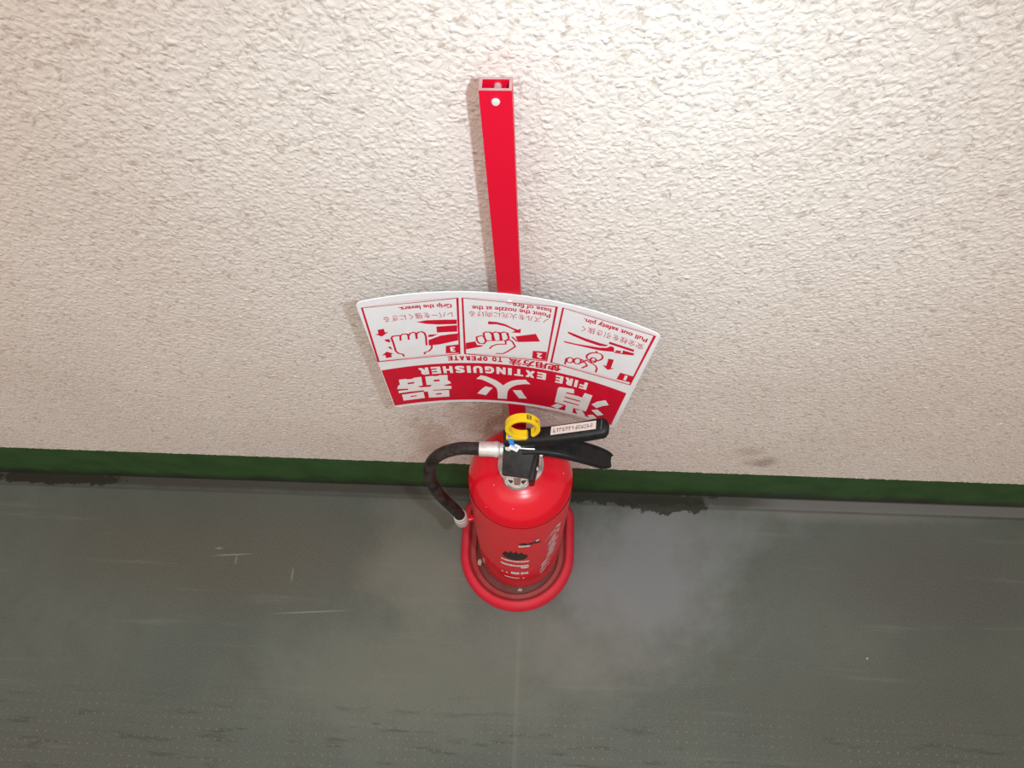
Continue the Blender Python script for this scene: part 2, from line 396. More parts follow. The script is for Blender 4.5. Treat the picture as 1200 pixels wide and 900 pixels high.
# ---------------------------------------------------------------- the stand: tray, pole, sign
ST = Vector((-0.0495, -0.125, 0.0))
stand = tag(empty('extinguisher_stand', ST), 'red floor stand with dusty tray, tall slim pole and upside-down instruction sign', 'stand')
def outline(rad, cx=0.0, cy=-0.0055, back=0.100, n=40, rc=0.03):
    """D-shaped outline: round front, straight sides, rounded back corners (local to the stand)."""
    pts = []
    for k in range(n+1):
        a = math.pi + math.pi*k/n
        pts.append((cx+rad*math.cos(a), cy+rad*math.sin(a)))
    for k in range(9):
        a = 0.5*math.pi*k/8; pts.append((cx+rad-rc+rc*math.cos(a), back-rc+rc*math.sin(a)))
    for k in range(9):
        a = 0.5*math.pi+0.5*math.pi*k/8; pts.append((cx-rad+rc+rc*math.cos(a), back-rc+rc*math.sin(a)))
    return pts
def loft(name, rows, mat, parent, close_end=True, angle=45):
    """rows: list of (outline points, z); skinned ring by ring."""
    V = []; F = []; n = len(rows[0][0])
    for pts, z in rows: V += [(p[0], p[1], z) for p in pts]
    for r in range(len(rows)-1):
        for k in range(n):
            j = (k+1) % n; F.append((r*n+k, r*n+j, (r+1)*n+j, (r+1)*n+k))
    if close_end: F.append(tuple((len(rows)-1)*n+k for k in range(n)))
    o = obj(name, V, F, mat, parent, smooth=True, angle=angle)
    bm = bmesh.new(); bm.from_mesh(o.data); bmesh.ops.recalc_face_normals(bm, faces=bm.faces[:]); bm.to_mesh(o.data); bm.free()
    shade(o.data, angle)
    return o
R0 = 0.1135
rim_rows = [(0.0, 0.0), (0.0005, 0.010), (0.0025, 0.020), (0.006, 0.027), (0.0105, 0.0305), (0.0140, 0.0312), (0.0165, 0.0300)]
led_rows = [(0.0165, 0.0300), (0.0195, 0.0255), (0.0215, 0.0205), (0.0235, 0.0185), (0.0290, 0.0175), (0.0315, 0.0150), (0.0335, 0.0085)]
oo = lambda d: outline(R0-d, back=0.1075-d*0.75, rc=0.042-d*0.7)
loft('tray_rim', [(oo(d), z) for d, z in rim_rows], M_tray, stand, close_end=False)
tag(loft('tray_ledge', [(oo(d), z) for d, z in led_rows], M_ledge, stand, close_end=False), 'dusty inner ledge of the red tray')
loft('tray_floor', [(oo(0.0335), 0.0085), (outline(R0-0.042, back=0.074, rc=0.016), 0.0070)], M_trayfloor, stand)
# pole: hollow rectangular tube standing at the back of the tray
px0, px1, pyf, pyb, ptop = -0.0520, -0.0290, -0.0350, -0.0225, 1.1205
def loc(p, o=ST): return (p[0]-o.x, p[1]-o.y, p[2]-o.z)
def tube_rect(name, x0, x1, y0, y1, z0, z1, w, mat, edge, parent):
    V = []
    for z in (z0, z1):
        for d in (0, w):
            V += [loc((x0+d, y0+d, z)), loc((x1-d, y0+d, z)), loc((x1-d, y1-d, z)), loc((x0+d, y1-d, z))]
    F = []
    for k in range(4):
        j = (k+1) % 4
        F += [(k, j, 8+j, 8+k), (4+j, 4+k, 12+k, 12+j), (8+k, 8+j, 12+j, 12+k)]
    o = obj(name, V, F, mat, parent)
    o.data.materials.append(edge)
    for i, p in enumerate(o.data.polygons):
        if i % 3 == 2: p.material_index = 1
    return o
pole = tube_rect('pole', px0, px1, pyf, pyb, 0.0072, ptop, 0.0022, M_pole, M_cut, stand)
bm = bmesh.new()
lathe(bm, [(0.0031, -0.0012), (0.0031, 0.0007), (0.0023, 0.0017), (0.0, 0.0020)], 20, orient(loc((-0.0407, pyf, 1.1105)), (0, -1, 0)))
tag(obj_bm('rivet', bm, M_rivet, pole), 'white rivet head near the top of the red pole')
bm = bmesh.new()
lathe(bm, [(0.0028, -0.001), (0.0028, 0.003), (0.0, 0.004)], 14, orient(loc((-0.0395, pyb-0.0025, 1.1150)), (0, -1, 0)))
obj_bm('screw_end', bm, M_cut, pole)
bm = bmesh.new()
add_box(bm, loc((px0-0.004, pyf-0.003, 0.0072)), loc((px1+0.004, pyb+0.003, 0.034)), 0.002)
obj_bm('pole_socket', bm, M_tray, stand)

# sign sheet: vertical, gently bowed so that both ends come forward off the wall, hung upside down
S_TL, S_TM, S_TR = (Vector(a) for a in ((-.1945, -.0535, .8590), (-.0401, -.0364, .8528), (.1145, -.0675, .8319)))
S_BL, S_BM, S_BR = (Vector(a) for a in ((-.2037, -.0535, .5780), (-.0503, -.0364, .5634), (.0922, -.0675, .5615)))
def sheet(s, t):
    a, b, c = s*(s-1)/2, 1-s*s, s*(s+1)/2
    return (S_TL*a+S_TM*b+S_TR*c)*(1-t)+(S_BL*a+S_BM*b+S_BR*c)*t
def sheet_n(s, t):
    du = sheet(s+.01, t)-sheet(s-.01, t); dv = sheet(s, t+.01)-sheet(s, t-.01)
    return dv.cross(du).normalized() if dv.cross(du).y < 0 else du.cross(dv).normalized()
SU, SV = 0.155, 0.287                                            # metres per unit of s and t
def on_sheet(d):
    def f(x, y, e=0.0):
        s, t = x/SU, y/SV
        return loc(sheet(s, t)+sheet_n(s, t)*(d+e))
    return f
XY = lambda p: (p[0]*SU, p[1]*SV)
cols = 41; rr = 0.007
def edge_t(s):   # rounded corners
    dx = (1-abs(s))*SU
    k = 0.0 if dx >= rr else (rr-math.sqrt(max(0, rr*rr-(rr-dx)**2)))/SV
    return k
ss = [-1+2*k/(cols-1) for k in range(cols)]
ss = sorted(set(ss+[sg*(1-f*rr/SU) for sg in (-1, 1) for f in (0.04, 0.12, 0.28, 0.5, 0.75)]))
V = []; F = []; n = len(ss); rows_t = 9
for side, off in ((0, 0.0), (1, -0.0012)):
    for q in range(rows_t):
        for s in ss:
            e = edge_t(s); t = e+(1-2*e)*q/(rows_t-1)
            V.append(loc(sheet(s, t)+sheet_n(s, t)*off))
nn = n*rows_t
for q in range(rows_t-1):
    for k in range(n-1):
        a = q*n+k; F.append((a, a+n, a+n+1, a+1)); b = a+nn; F.append((b, b+1, b+n+1, b+n))
ring = [k for k in range(n)]+[q*n+n-1 for q in range(1, rows_t)]+[(rows_t-1)*n+k for k in range(n-2, -1, -1)]+[q*n for q in range(rows_t-2, 0, -1)]
for a, b in zip(ring, ring[1:]+ring[:1]): F.append((a, b, b+nn, a+nn))
sign = obj('sign_sheet', V, F, M_plate, stand, smooth=True, angle=40)
tag(sign, 'bowed white instruction sheet with red print, fixed upside down')
# red title band with white lettering
def strip(pr, top, bot, s0, s1, k=24):
    V = []; F = []
    for i in range(k+1):
        s = s0+(s1-s0)*i/k; V += [XY((s, top)), XY((s, bot))]
    for i in range(k): F.append((2*i, 2*i+1, 2*i+3, 2*i+2))
    pr.add(V, F)
band = Print(); strip(band, 0.573, 0.972, -0.995, 0.962, 30)
tag(band.lay('title_band', on_sheet(0.00012), M_ink, sign), 'red title band')
title = Print()
U = (0, 1)
def T(pr, body, p0, p1, h, bold=0.0): pr.text(body, XY(p0), XY(p1), h*SV, bold, U)
def spaced(pr, body, p0, p1, h, bold, gap):
    """capitals set one by one with open spacing."""
    wid = {'I': 0.42, ' ': 0.45}
    ws = [wid.get(ch, 1.0) for ch in body]; tot = sum(ws)+gap*(len(body)-1)
    p0 = np.array(p0); p1 = np.array(p1); x = 0.0
    for ch, w in zip(body, ws):
        if ch != ' ': T(pr, ch, p0+(p1-p0)*x/tot, p0+(p1-p0)*(x+w)/tot, h, bold)
        x += w+gap
spaced(title, 'FIRE', (0.652, 0.637), (0.385, 0.637), 0.076, 0.050, 0.26)
spaced(title, 'EXTINGUISHER', (0.305, 0.637), (-0.725, 0.634), 0.070, 0.055, 0.26)
# the three heavy title characters
title_white = [[(-0.28, 0.733), (-0.237, 0.694), (-0.192, 0.704), (-0.146, 0.725), (-0.108, 0.743), (-0.077, 0.769), (-0.053, 0.79), (-0.021, 0.76), (0.018, 0.733), (0.066, 0.716), (0.138, 0.702), (0.181, 0.743), (0.126, 0.752), (0.067, 0.77), (0.028, 0.794), (-0.001, 0.824), (-0.016, 0.858), (-0.022, 0.944), (-0.105, 0.946), (-0.103, 0.867), (-0.111, 0.828), (-0.13, 0.804), (-0.158, 0.781), (-0.196, 0.759), (-0.233, 0.739)], [(-0.284, 0.896), (-0.246, 0.849), (-0.206, 0.812), (-0.145, 0.826), (-0.177, 0.866), (-0.208, 0.914)], [(0.031, 0.834), (0.104, 0.824), (0.131, 0.87), (0.161, 0.911), (0.092, 0.922), (0.06, 0.881)], [(-0.895, 0.69), (-0.836, 0.692), (-0.835, 0.698), (-0.787, 0.7), (-0.784, 0.691), (-0.719, 0.688), (-0.727, 0.782), (-0.768, 0.784), (-0.749, 0.8), (-0.671, 0.803), (-0.649, 0.784), (-0.695, 0.78), (-0.688, 0.69), (-0.626, 0.688), (-0.626, 0.693), (-0.579, 0.692), (-0.578, 0.686), (-0.51, 0.688), (-0.516, 0.742), (-0.506, 0.752), (-0.491, 0.777), (-0.567, 0.799), (-0.495, 0.809), (-0.5, 0.839), (-0.65, 0.84), (-0.658, 0.848), (-0.521, 0.852), (-0.53, 0.928), (-0.703, 0.925), (-0.698, 0.854), (-0.729, 0.851), (-0.728, 0.835), (-0.85, 0.833), (-0.93, 0.835), (-0.925, 0.807), (-0.852, 0.812), (-0.847, 0.798), (-0.932, 0.786), (-0.913, 0.748), (-0.899, 0.746)], [(-0.91, 0.856), (-0.734, 0.85), (-0.737, 0.924), (-0.913, 0.926)], [(0.42, 0.729), (0.43, 0.714), (0.544, 0.701), (0.557, 0.706), (0.563, 0.749), (0.496, 0.753), (0.496, 0.767), (0.601, 0.764), (0.638, 0.768), (0.649, 0.71), (0.717, 0.713), (0.707, 0.911), (0.654, 0.912), (0.59, 0.913), (0.592, 0.976), (0.521, 0.975), (0.52, 0.903), (0.413, 0.895)], [(0.389, 0.95), (0.438, 0.906), (0.498, 0.917), (0.45, 0.968)], [(0.609, 0.926), (0.67, 0.913), (0.714, 0.965), (0.647, 0.981)], [(0.732, 0.812), (0.772, 0.761), (0.832, 0.716), (0.872, 0.757), (0.826, 0.791), (0.784, 0.835)], [(0.748, 0.876), (0.798, 0.847), (0.864, 0.884), (0.816, 0.919)], [(0.729, 0.949), (0.774, 0.924), (0.829, 0.955), (0.875, 1.01), (0.813, 1.048), (0.782, 0.993)]]
title_red = [[(-0.837, 0.733), (-0.785, 0.733), (-0.787, 0.749), (-0.839, 0.75)], [(-0.629, 0.729), (-0.58, 0.73), (-0.583, 0.749), (-0.631, 0.748)], [(-0.847, 0.882), (-0.796, 0.882), (-0.797, 0.893), (-0.848, 0.893)], [(-0.637, 0.881), (-0.589, 0.881), (-0.59, 0.896), (-0.638, 0.895)], [(0.492, 0.805), (0.633, 0.807), (0.633, 0.82), (0.492, 0.817)], [(0.489, 0.852), (0.631, 0.855), (0.631, 0.867), (0.488, 0.864)]]
for l in title_white: title.poly([XY(p) for p in l])
for l in title_red:
    gap_ = Print(); gap_.poly([XY(p) for p in l]); gap_.lay('character_gap', on_sheet(0.00050), M_ink, sign)
tag(title.lay('title_lettering', on_sheet(0.00030), M_wink, sign), 'white lettering on the red band')
sub = Print()
T(sub, '使用方法', (0.415, 0.532), (-0.003, 0.540), 0.062, 0.035)
spaced(sub, 'TO OPERATE', (-0.055, 0.530), (-0.482, 0.526), 0.043, 0.050, 0.26)
tag(sub.lay('subtitle_lettering', on_sheet(0.00015), M_ink, sign), 'red lettering between the band and the panels')
# pictogram outlines in sign units (s across -1..1, t down 0..1)
p3_poly = [[(-0.922, 0.221), (-0.879, 0.22), (-0.88, 0.25), (-0.857, 0.251), (-0.909, 0.278), (-0.948, 0.252), (-0.925, 0.252)], [(-0.902, 0.307), (-0.864, 0.308), (-0.866, 0.337), (-0.89, 0.327)], [(-0.896, 0.374), (-0.872, 0.372), (-0.869, 0.402)], [(-0.913, 0.41), (-0.87, 0.436), (-0.887, 0.439), (-0.89, 0.466), (-0.931, 0.466), (-0.93, 0.438), (-0.955, 0.439)], [(-0.651, 0.2), (-0.578, 0.193), (-0.369, 0.197), (-0.374, 0.232), (-0.506, 0.231), (-0.584, 0.221)], [(-0.521, 0.247), (-0.372, 0.241), (-0.379, 0.293), (-0.525, 0.295)], [(-0.589, 0.308), (-0.519, 0.309), (-0.563, 0.326), (-0.593, 0.329)], [(-0.597, 0.353), (-0.501, 0.321), (-0.376, 0.307), (-0.383, 0.367), (-0.524, 0.396), (-0.603, 0.4)]]
p3_box = [(-0.479, 0.411), (-0.377, 0.401), (-0.384, 0.478), (-0.49, 0.478)]
p3_stroke = [[(-0.802, 0.474), (-0.806, 0.453), (-0.834, 0.441), (-0.848, 0.419), (-0.847, 0.347), (-0.849, 0.302), (-0.838, 0.29), (-0.784, 0.29)], [(-0.792, 0.334), (-0.785, 0.295), (-0.764, 0.283), (-0.738, 0.286), (-0.729, 0.3), (-0.735, 0.335)], [(-0.726, 0.3), (-0.714, 0.284), (-0.688, 0.278), (-0.672, 0.286), (-0.677, 0.335)], [(-0.668, 0.293), (-0.653, 0.281), (-0.631, 0.279), (-0.613, 0.292), (-0.609, 0.321), (-0.619, 0.397)], [(-0.582, 0.4), (-0.587, 0.426), (-0.61, 0.448), (-0.647, 0.459), (-0.647, 0.475)]]
p2_poly = [[(-0.15, 0.205), (-0.09, 0.206), (-0.03, 0.217), (0.025, 0.241), (0.062, 0.251), (0.083, 0.24), (0.081, 0.275), (0.013, 0.279), (0.041, 0.263), (0.013, 0.249), (-0.03, 0.234), (-0.091, 0.224), (-0.152, 0.229)], [(-0.327, 0.388), (-0.255, 0.374), (-0.245, 0.405), (-0.194, 0.407), (-0.214, 0.419), (-0.333, 0.446)], [(0.045, 0.308), (0.193, 0.264), (0.228, 0.322), (0.065, 0.353)]]
p2_box = [(0.181, 0.412), (0.288, 0.401), (0.286, 0.479), (0.179, 0.481)]
p2_stroke = [[(-0.243, 0.335), (-0.204, 0.323), (-0.186, 0.333), (-0.176, 0.372), (-0.193, 0.392), (-0.228, 0.39), (-0.242, 0.368), (-0.243, 0.335)], [(-0.19, 0.301), (-0.168, 0.291), (-0.14, 0.291), (-0.126, 0.311), (-0.124, 0.362), (-0.172, 0.365), (-0.183, 0.344), (-0.19, 0.301)], [(-0.124, 0.297), (-0.102, 0.287), (-0.077, 0.288), (-0.068, 0.307), (-0.066, 0.357), (-0.114, 0.361), (-0.124, 0.297)], [(-0.065, 0.292), (-0.037, 0.281), (-0.015, 0.287), (-0.004, 0.329), (-0.019, 0.352), (-0.06, 0.353), (-0.065, 0.292)], [(-0.153, 0.435), (-0.129, 0.407), (-0.09, 0.39), (-0.025, 0.382), (-0.031, 0.353), (-0.006, 0.34), (0.023, 0.355), (0.045, 0.396), (-0.013, 0.446), (-0.046, 0.469), (-0.106, 0.474)], [(0.019, 0.315), (0.058, 0.35)]]
p1_poly = [[(0.414, 0.196), (0.434, 0.197), (0.544, 0.214), (0.658, 0.218), (0.711, 0.214), (0.695, 0.23), (0.651, 0.241), (0.549, 0.236), (0.451, 0.218), (0.419, 0.208)], [(0.709, 0.184), (0.884, 0.179), (0.885, 0.197), (0.711, 0.202)], [(0.397, 0.278), (0.496, 0.276), (0.655, 0.255), (0.704, 0.239), (0.728, 0.214), (0.752, 0.217), (0.762, 0.252), (0.66, 0.278), (0.498, 0.287), (0.409, 0.289)], [(0.815, 0.215), (0.894, 0.207), (0.894, 0.222), (0.819, 0.248)], [(0.741, 0.322), (0.78, 0.315), (0.78, 0.394), (0.804, 0.39), (0.762, 0.42), (0.715, 0.392), (0.743, 0.389)], [(0.77, 0.233), (0.805, 0.225), (0.806, 0.24), (0.771, 0.248)]]
p1_box = [(0.856, 0.406), (0.958, 0.396), (0.964, 0.457), (0.849, 0.476)]
p1_stroke = [[(0.698, 0.322), (0.698, 0.338), (0.688, 0.354), (0.672, 0.369), (0.651, 0.38), (0.628, 0.385), (0.607, 0.384), (0.592, 0.376), (0.585, 0.364), (0.586, 0.348), (0.596, 0.332), (0.612, 0.318), (0.633, 0.308), (0.655, 0.303), (0.675, 0.303), (0.69, 0.31), (0.698, 0.322)], [(0.647, 0.308), (0.643, 0.29)], [(0.66, 0.367), (0.66, 0.376), (0.657, 0.384), (0.652, 0.391), (0.644, 0.396), (0.636, 0.397), (0.628, 0.395), (0.621, 0.39), (0.618, 0.382), (0.618, 0.374), (0.621, 0.365), (0.626, 0.358), (0.634, 0.354), (0.642, 0.353), (0.65, 0.355), (0.656, 0.36), (0.66, 0.367)], [(0.495, 0.423), (0.495, 0.432), (0.491, 0.442), (0.484, 0.449), (0.475, 0.454), (0.465, 0.455), (0.456, 0.452), (0.449, 0.446), (0.446, 0.437), (0.446, 0.428), (0.45, 0.419), (0.458, 0.411), (0.467, 0.407), (0.476, 0.406), (0.485, 0.409), (0.492, 0.414), (0.495, 0.423)], [(0.553, 0.413), (0.553, 0.424), (0.549, 0.435), (0.542, 0.443), (0.532, 0.448), (0.522, 0.45), (0.512, 0.446), (0.505, 0.439), (0.501, 0.43), (0.501, 0.419), (0.505, 0.409), (0.513, 0.4), (0.522, 0.395), (0.532, 0.394), (0.542, 0.397), (0.549, 0.404), (0.553, 0.413)], [(0.439, 0.479), (0.44, 0.421)], [(0.554, 0.395), (0.588, 0.419), (0.607, 0.439), (0.571, 0.475)], [(0.561, 0.428), (0.589, 0.392), (0.667, 0.417), (0.684, 0.438), (0.682, 0.476)], [(0.763, 0.255), (0.826, 0.241), (0.894, 0.22)]]

def panel(name, corner, polys, strokes, box, num, texts, whites=()):
    pr = Print()
    pr.line([XY(p) for p in corner], 0.0019, True)
    for l in polys: pr.poly([XY(p) for p in l])
    for l in strokes: pr.line([XY(p) for p in l], 0.0022)
    pr.poly([XY(p) for p in box])
    for body, p0, p1, h in texts: T(pr, body, p0, p1, h, 0.022 if body.isascii() else 0.0)
    o = pr.lay(name, on_sheet(0.00014), M_ink, sign)
    wp = Print()
    b = [np.array(XY(p)) for p in box]; c = sum(b)/4; w = np.linalg.norm(b[1]-b[0])*(0.20 if num == '1' else 0.38)
    wp.text(num, c+(w/2, 0), c-(w/2, 0), SV*0.046, 0.05, U)
    for l in whites: wp.line([XY(p) for p in l], 0.0012)
    wo = wp.lay('panel_numeral', on_sheet(0.00032), M_wink, sign)
    return o
tag(panel('instruction_panel', [(0.358, 0.030), (0.966, 0.022), (0.957, 0.483), (0.331, 0.490)], p1_poly, p1_stroke, p1_box, '1',
          [('Pull out safety pin.', (0.936, 0.072), (0.505, 0.077), 0.042), ('安全栓を引き抜く', (0.931, 0.136), (0.504, 0.146), 0.046)]), 'panel 1, hand pulling out the safety pin')
tag(panel('instruction_panel', [(-0.312, 0.040), (0.315, 0.032), (0.293, 0.484), (-0.344, 0.487)], p2_poly, p2_stroke, p2_box, '2',
          [('Point the nozzle at the', (0.281, 0.106), (-0.253, 0.108), 0.032), ('base of fire.', (0.283, 0.067), (0.012, 0.068), 0.030), ('ノズルを火元に向ける', (0.274, 0.150), (-0.277, 0.153), 0.042)]), 'panel 2, hand aiming the nozzle')
tag(panel('instruction_panel', [(-0.970, 0.042), (-0.345, 0.041), (-0.385, 0.486), (-0.992, 0.487)], p3_poly, p3_stroke, p3_box, '3',
          [('Grip the levers.', (-0.388, 0.090), (-0.742, 0.087), 0.038), ('レバーを強くにぎる', (-0.394, 0.160), (-0.859, 0.154), 0.044)]), 'panel 3, hand gripping the levers')
bm = bmesh.new()
lathe(bm, [(0.0034, -0.0025), (0.0034, 0.0006), (0.0024, 0.0016), (0, 0.0018)], 18, orient(loc(sheet(0.0, 0.050)+sheet_n(0, .05)*0.0001), sheet_n(0, .05)))
tag(obj_bm('screw', bm, M_rivet, sign), 'white screw head at the upper edge of the sign')

# ---------------------------------------------------------------- the extinguisher
B = Vector((-0.0455, -0.130, 0.0071)); AX = Vector((0.0251, 0.0376, 0.999)).normalized()
ext = tag(empty('fire_extinguisher', B), 'red fire extinguisher with black hose and levers leaning in the stand tray', 'fire extinguisher')
q = Vector((0, 0, 1)).rotation_difference(AX); ext.rotation_mode = 'QUATERNION'; ext.rotation_quaternion = q
MI = q.to_matrix().inverted()
def E(p): return MI @ (Vector(p)-B)                              # world point to the extinguisher's own frame
RB = 0.076
prof = [(0.0, 0.004), (0.055, 0.004), (0.062, 0.0), (0.0665, 0.002), (0.0695, 0.010), (0.0705, 0.018), (0.0735, 0.030), (0.0755, 0.042), (RB, 0.055), (RB, 0.20), (RB, 0.440)]
zc = 0.468; rdome = 0.046
for k in range(1, 13):
    a = math.radians(78*k/12); prof.append((RB-rdome*(1-math.cos(a)), 0.458+0.050*math.sin(a)))
r1, z1 = prof[-1]
prof += [(r1-0.006, z1+0.0015), (0.028, z1+0.0045), (0.027, z1+0.006), (0.0, z1+0.006)]
bm = bmesh.new(); lathe(bm, prof, 96, cap=False)
body = obj_bm('cylinder', bm, M_red, ext, angle=35)
ZT = z1+0.005
def on_body(d):                                                  # (arc length x, height y) on the cylinder, x to the right of the front
    def f(x, y):
        a = x/RB; return ((RB+d)*math.sin(a), -(RB+d)*math.cos(a), y)
    return f
D = lambda deg: math.radians(deg)*RB
lb = Print(); V = []; F = []
k0 = 40
for i in range(k0+1):
    x = D(-100+200*i/k0)
    V += [(x, 0.180), (x, 0.464)]
for i in range(k0): F.append((2*i, 2*i+2, 2*i+3, 2*i+1))
lb.add(V, F); lbo = lb.lay('label_film', on_body(0.0003), M_label, body); shade(lbo.data)
tag(lbo, 'hazed dull red label film wrapped round the body')
ln = Print()
for i in range(30): ln.line([(D(-60+4*i), 0.398), (D(-60+4*(i+1)), 0.398)], 0.0011)
lno = ln.lay('label_edge', on_body(0.0005), plain('pale_label_edge', (0.50, 0.12, 0.11), 0.5), body)
bk = Print()
tp_, bt_ = [], []
for k in range(49):
    u = -1+2*k/48; w = math.sqrt(max(0, 1-u*u))
    tp_.append((D(-4.0+15.5*u), 0.296+0.024*w+0.013*w*max(0, math.sin(u*15.0)))); bt_.append((D(-4.0+15.5*u), 0.296-0.025*w))
bk.polyline_fill(tp_, bt_)
tag(bk.lay('emblem', on_body(0.0006), M_bink, body), 'black printed emblem with a jagged upper edge')
bk = Print()
bk.line([(D(2+3.4*i), 0.376+0.004*math.sin(i*1.7)) for i in range(8)], 0.008)
bk.lay('label_stamp', on_body(0.0006), M_bink, body)
def row(x0, x1, y, h, gap=0.25, w=2.2):
    wt = Print(); x = x0
    while x < x1:
        ww = w*(0.6+0.7*rnd.random())
        if rnd.random() > gap: wt.poly([(D(x), y-h/2*(0.7+0.5*rnd.random())), (D(min(x1, x+ww)), y-h/2*(0.7+0.5*rnd.random())), (D(min(x1, x+ww)), y+h/2*(0.6+0.6*rnd.random())), (D(x), y+h/2)])
        x += ww*1.12
    wt.lay('label_line', on_body(0.0008), M_wink, body)
row(-21.5, 13.5, 0.263, 0.010, 0.03); row(-22, 13.5, 0.231, 0.013, 0.0); row(4, 13.5, 0.218, 0.012, 0.2)
row(-21.8, -13, 0.166, 0.010, 0.3); row(-9, 13.5, 0.172, 0.018, 0.05); row(-18, 11, 0.131, 0.007, 0.15)
row(0.5, 13.5, 0.366, 0.010, 0.1); row(20, 25.5, 0.3865, 0.008, 0.1)
pe = Print()
for i in range(26):                                             # label peeled to white in slanting shreds
    u = i/25; x = 42+5*math.sin(u*5.0)+rnd.uniform(-5, 4); y = 0.385-0.255*u; ln_ = rnd.uniform(11, 18)*(1-0.4*u); h = rnd.uniform(0.008, 0.0145)*(1-0.45*u)
    pe.poly([(D(x-ln_*0.5), y-0.012), (D(x+ln_*0.45), y+0.012), (D(x+ln_*0.5), y+0.012+h), (D(x-ln_*0.3), y-0.004+h)])
tag(pe.lay('peeled_label', on_body(0.0007), plain('torn_label_paper', (0.66, 0.56, 0.61), 0.6, grain=0.1), body), 'whitish shreds of a peeling label')
# neck and collar
cw = E((-0.0335, -0.1135, 0.53)); 
bm = bmesh.new(); lathe(bm, [(0.0, ZT-0.004), (0.0305, ZT-0.004), (0.0315, ZT+0.002), (0.0315, ZT+0.010), (0.029, ZT+0.012), (0.024, ZT+0.0125), (0.024, ZT+0.030), (0.0, ZT+0.030)], 44, cap=False)
collar = tag(obj_bm('collar', bm, M_metal, ext, angle=35), 'silver threaded collar ring')
# valve block (black cap sloping to the front)
def prism(bm, base, top, bevel=0.0):
    vb = [bm.verts.new(p) for p in base]; vt = [bm.verts.new(p) for p in top]; n = len(base)
    fs = [bm.faces.new(vb[::-1]), bm.faces.new(vt)]
    for k in range(n):
        j = (k+1) % n; fs.append(bm.faces.new((vb[k], vb[j], vt[j], vt[k])))
    if bevel: bmesh.ops.bevel(bm, geom=list({e for f in fs for e in f.edges}), offset=bevel, segments=2, affect='EDGES', profile=0.5)
bm = bmesh.new()
top = [(-0.0540, -0.1085, 0.592), (-0.0125, -0.1085, 0.592), (-0.0085, -0.1130, 0.588), (-0.0140, -0.1475, 0.568), (-0.0205, -0.1435, 0.571), (-0.0552, -0.1400, 0.571)]
base = [(-0.0535, -0.1000, 0.528), (-0.0125, -0.1000, 0.528), (-0.0085, -0.1060, 0.528), (-0.0150, -0.1360, 0.528), (-0.0215, -0.1330, 0.528), (-0.0545, -0.1300, 0.528)]
prism(bm, [E(p) for p in base], [E(p) for p in top], 0.0012)
valve = tag(obj_bm('valve_block', bm, M_valve, ext, angle=30), 'black moulded valve block')
bm = bmesh.new()                                                # darker chamfer cheek on the right
prism(bm, [E(p) for p in ((-0.0205, -0.1440, 0.535), (-0.0122, -0.1090, 0.535), (-0.0068, -0.1150, 0.535), (-0.0132, -0.1440, 0.535))],
      [E(p) for p in ((-0.0207, -0.1440, 0.5712), (-0.0124, -0.1095, 0.5925), (-0.0065, -0.1155, 0.585), (-0.0130, -0.1455, 0.5665))], 0.001)
obj_bm('valve_cheek', bm, M_black, valve, angle=30)
# pressure gauge in front of the valve
gp = E((-0.0357, -0.1355, 0.5445)); ga = MI @ Vector((0.0, -0.78, 0.62))
bm = bmesh.new(); lathe(bm, [(0.0, -0.016), (0.0175, -0.016), (0.0182, 0.0), (0.0182, 0.004), (0.0165, 0.0052), (0.0150, 0.0030), (0.0, 0.0030)], 40, orient(gp, ga), cap=False)
gauge = tag(obj_bm('pressure_gauge', bm, M_metal, ext, angle=35), 'silver pressure gauge facing up under the valve')
OG = orient(gp, ga, MI @ Vector((1, 0, 0)))
def disc2(p): return OG @ Vector((p[0], p[1], 0.0034+p[2]))
V = [disc2((0.0148*math.cos(2*math.pi*k/32), 0.0148*math.sin(2*math.pi*k/32), 0)) for k in range(32)]
tag(obj('gauge_dial', V, [tuple(range(32))], plain('greyish_dial', (0.50, 0.43, 0.41), 0.4), gauge), 'pale gauge dial')
dl = Print()
for l in ([(-0.0130, -0.0015), (-0.0062, -0.0020), (-0.0055, -0.0042), (-0.0080, -0.0072), (-0.0105, -0.0048)], [(0.0130, -0.0010), (0.0062, -0.0020), (0.0050, -0.0046), (0.0085, -0.0078), (0.0100, -0.0050)]): dl.poly(l)
db = Print(); db.poly([(-0.0050, 0.002), (0.0050, 0.002), (0.0042, -0.0075), (-0.0042, -0.0075)])
db.lay('dial_window', lambda x, y: disc2((x, y, 0.0002)), plain('brown_dial_window', (0.20, 0.12, 0.10), 0.5), gauge)
dl.line([(-0.0036, -0.0082), (0.0036, -0.0086)], 0.0014)
dl.lay('dial_marks', lambda x, y: disc2((x, y, 0.0003)), M_bink, gauge)
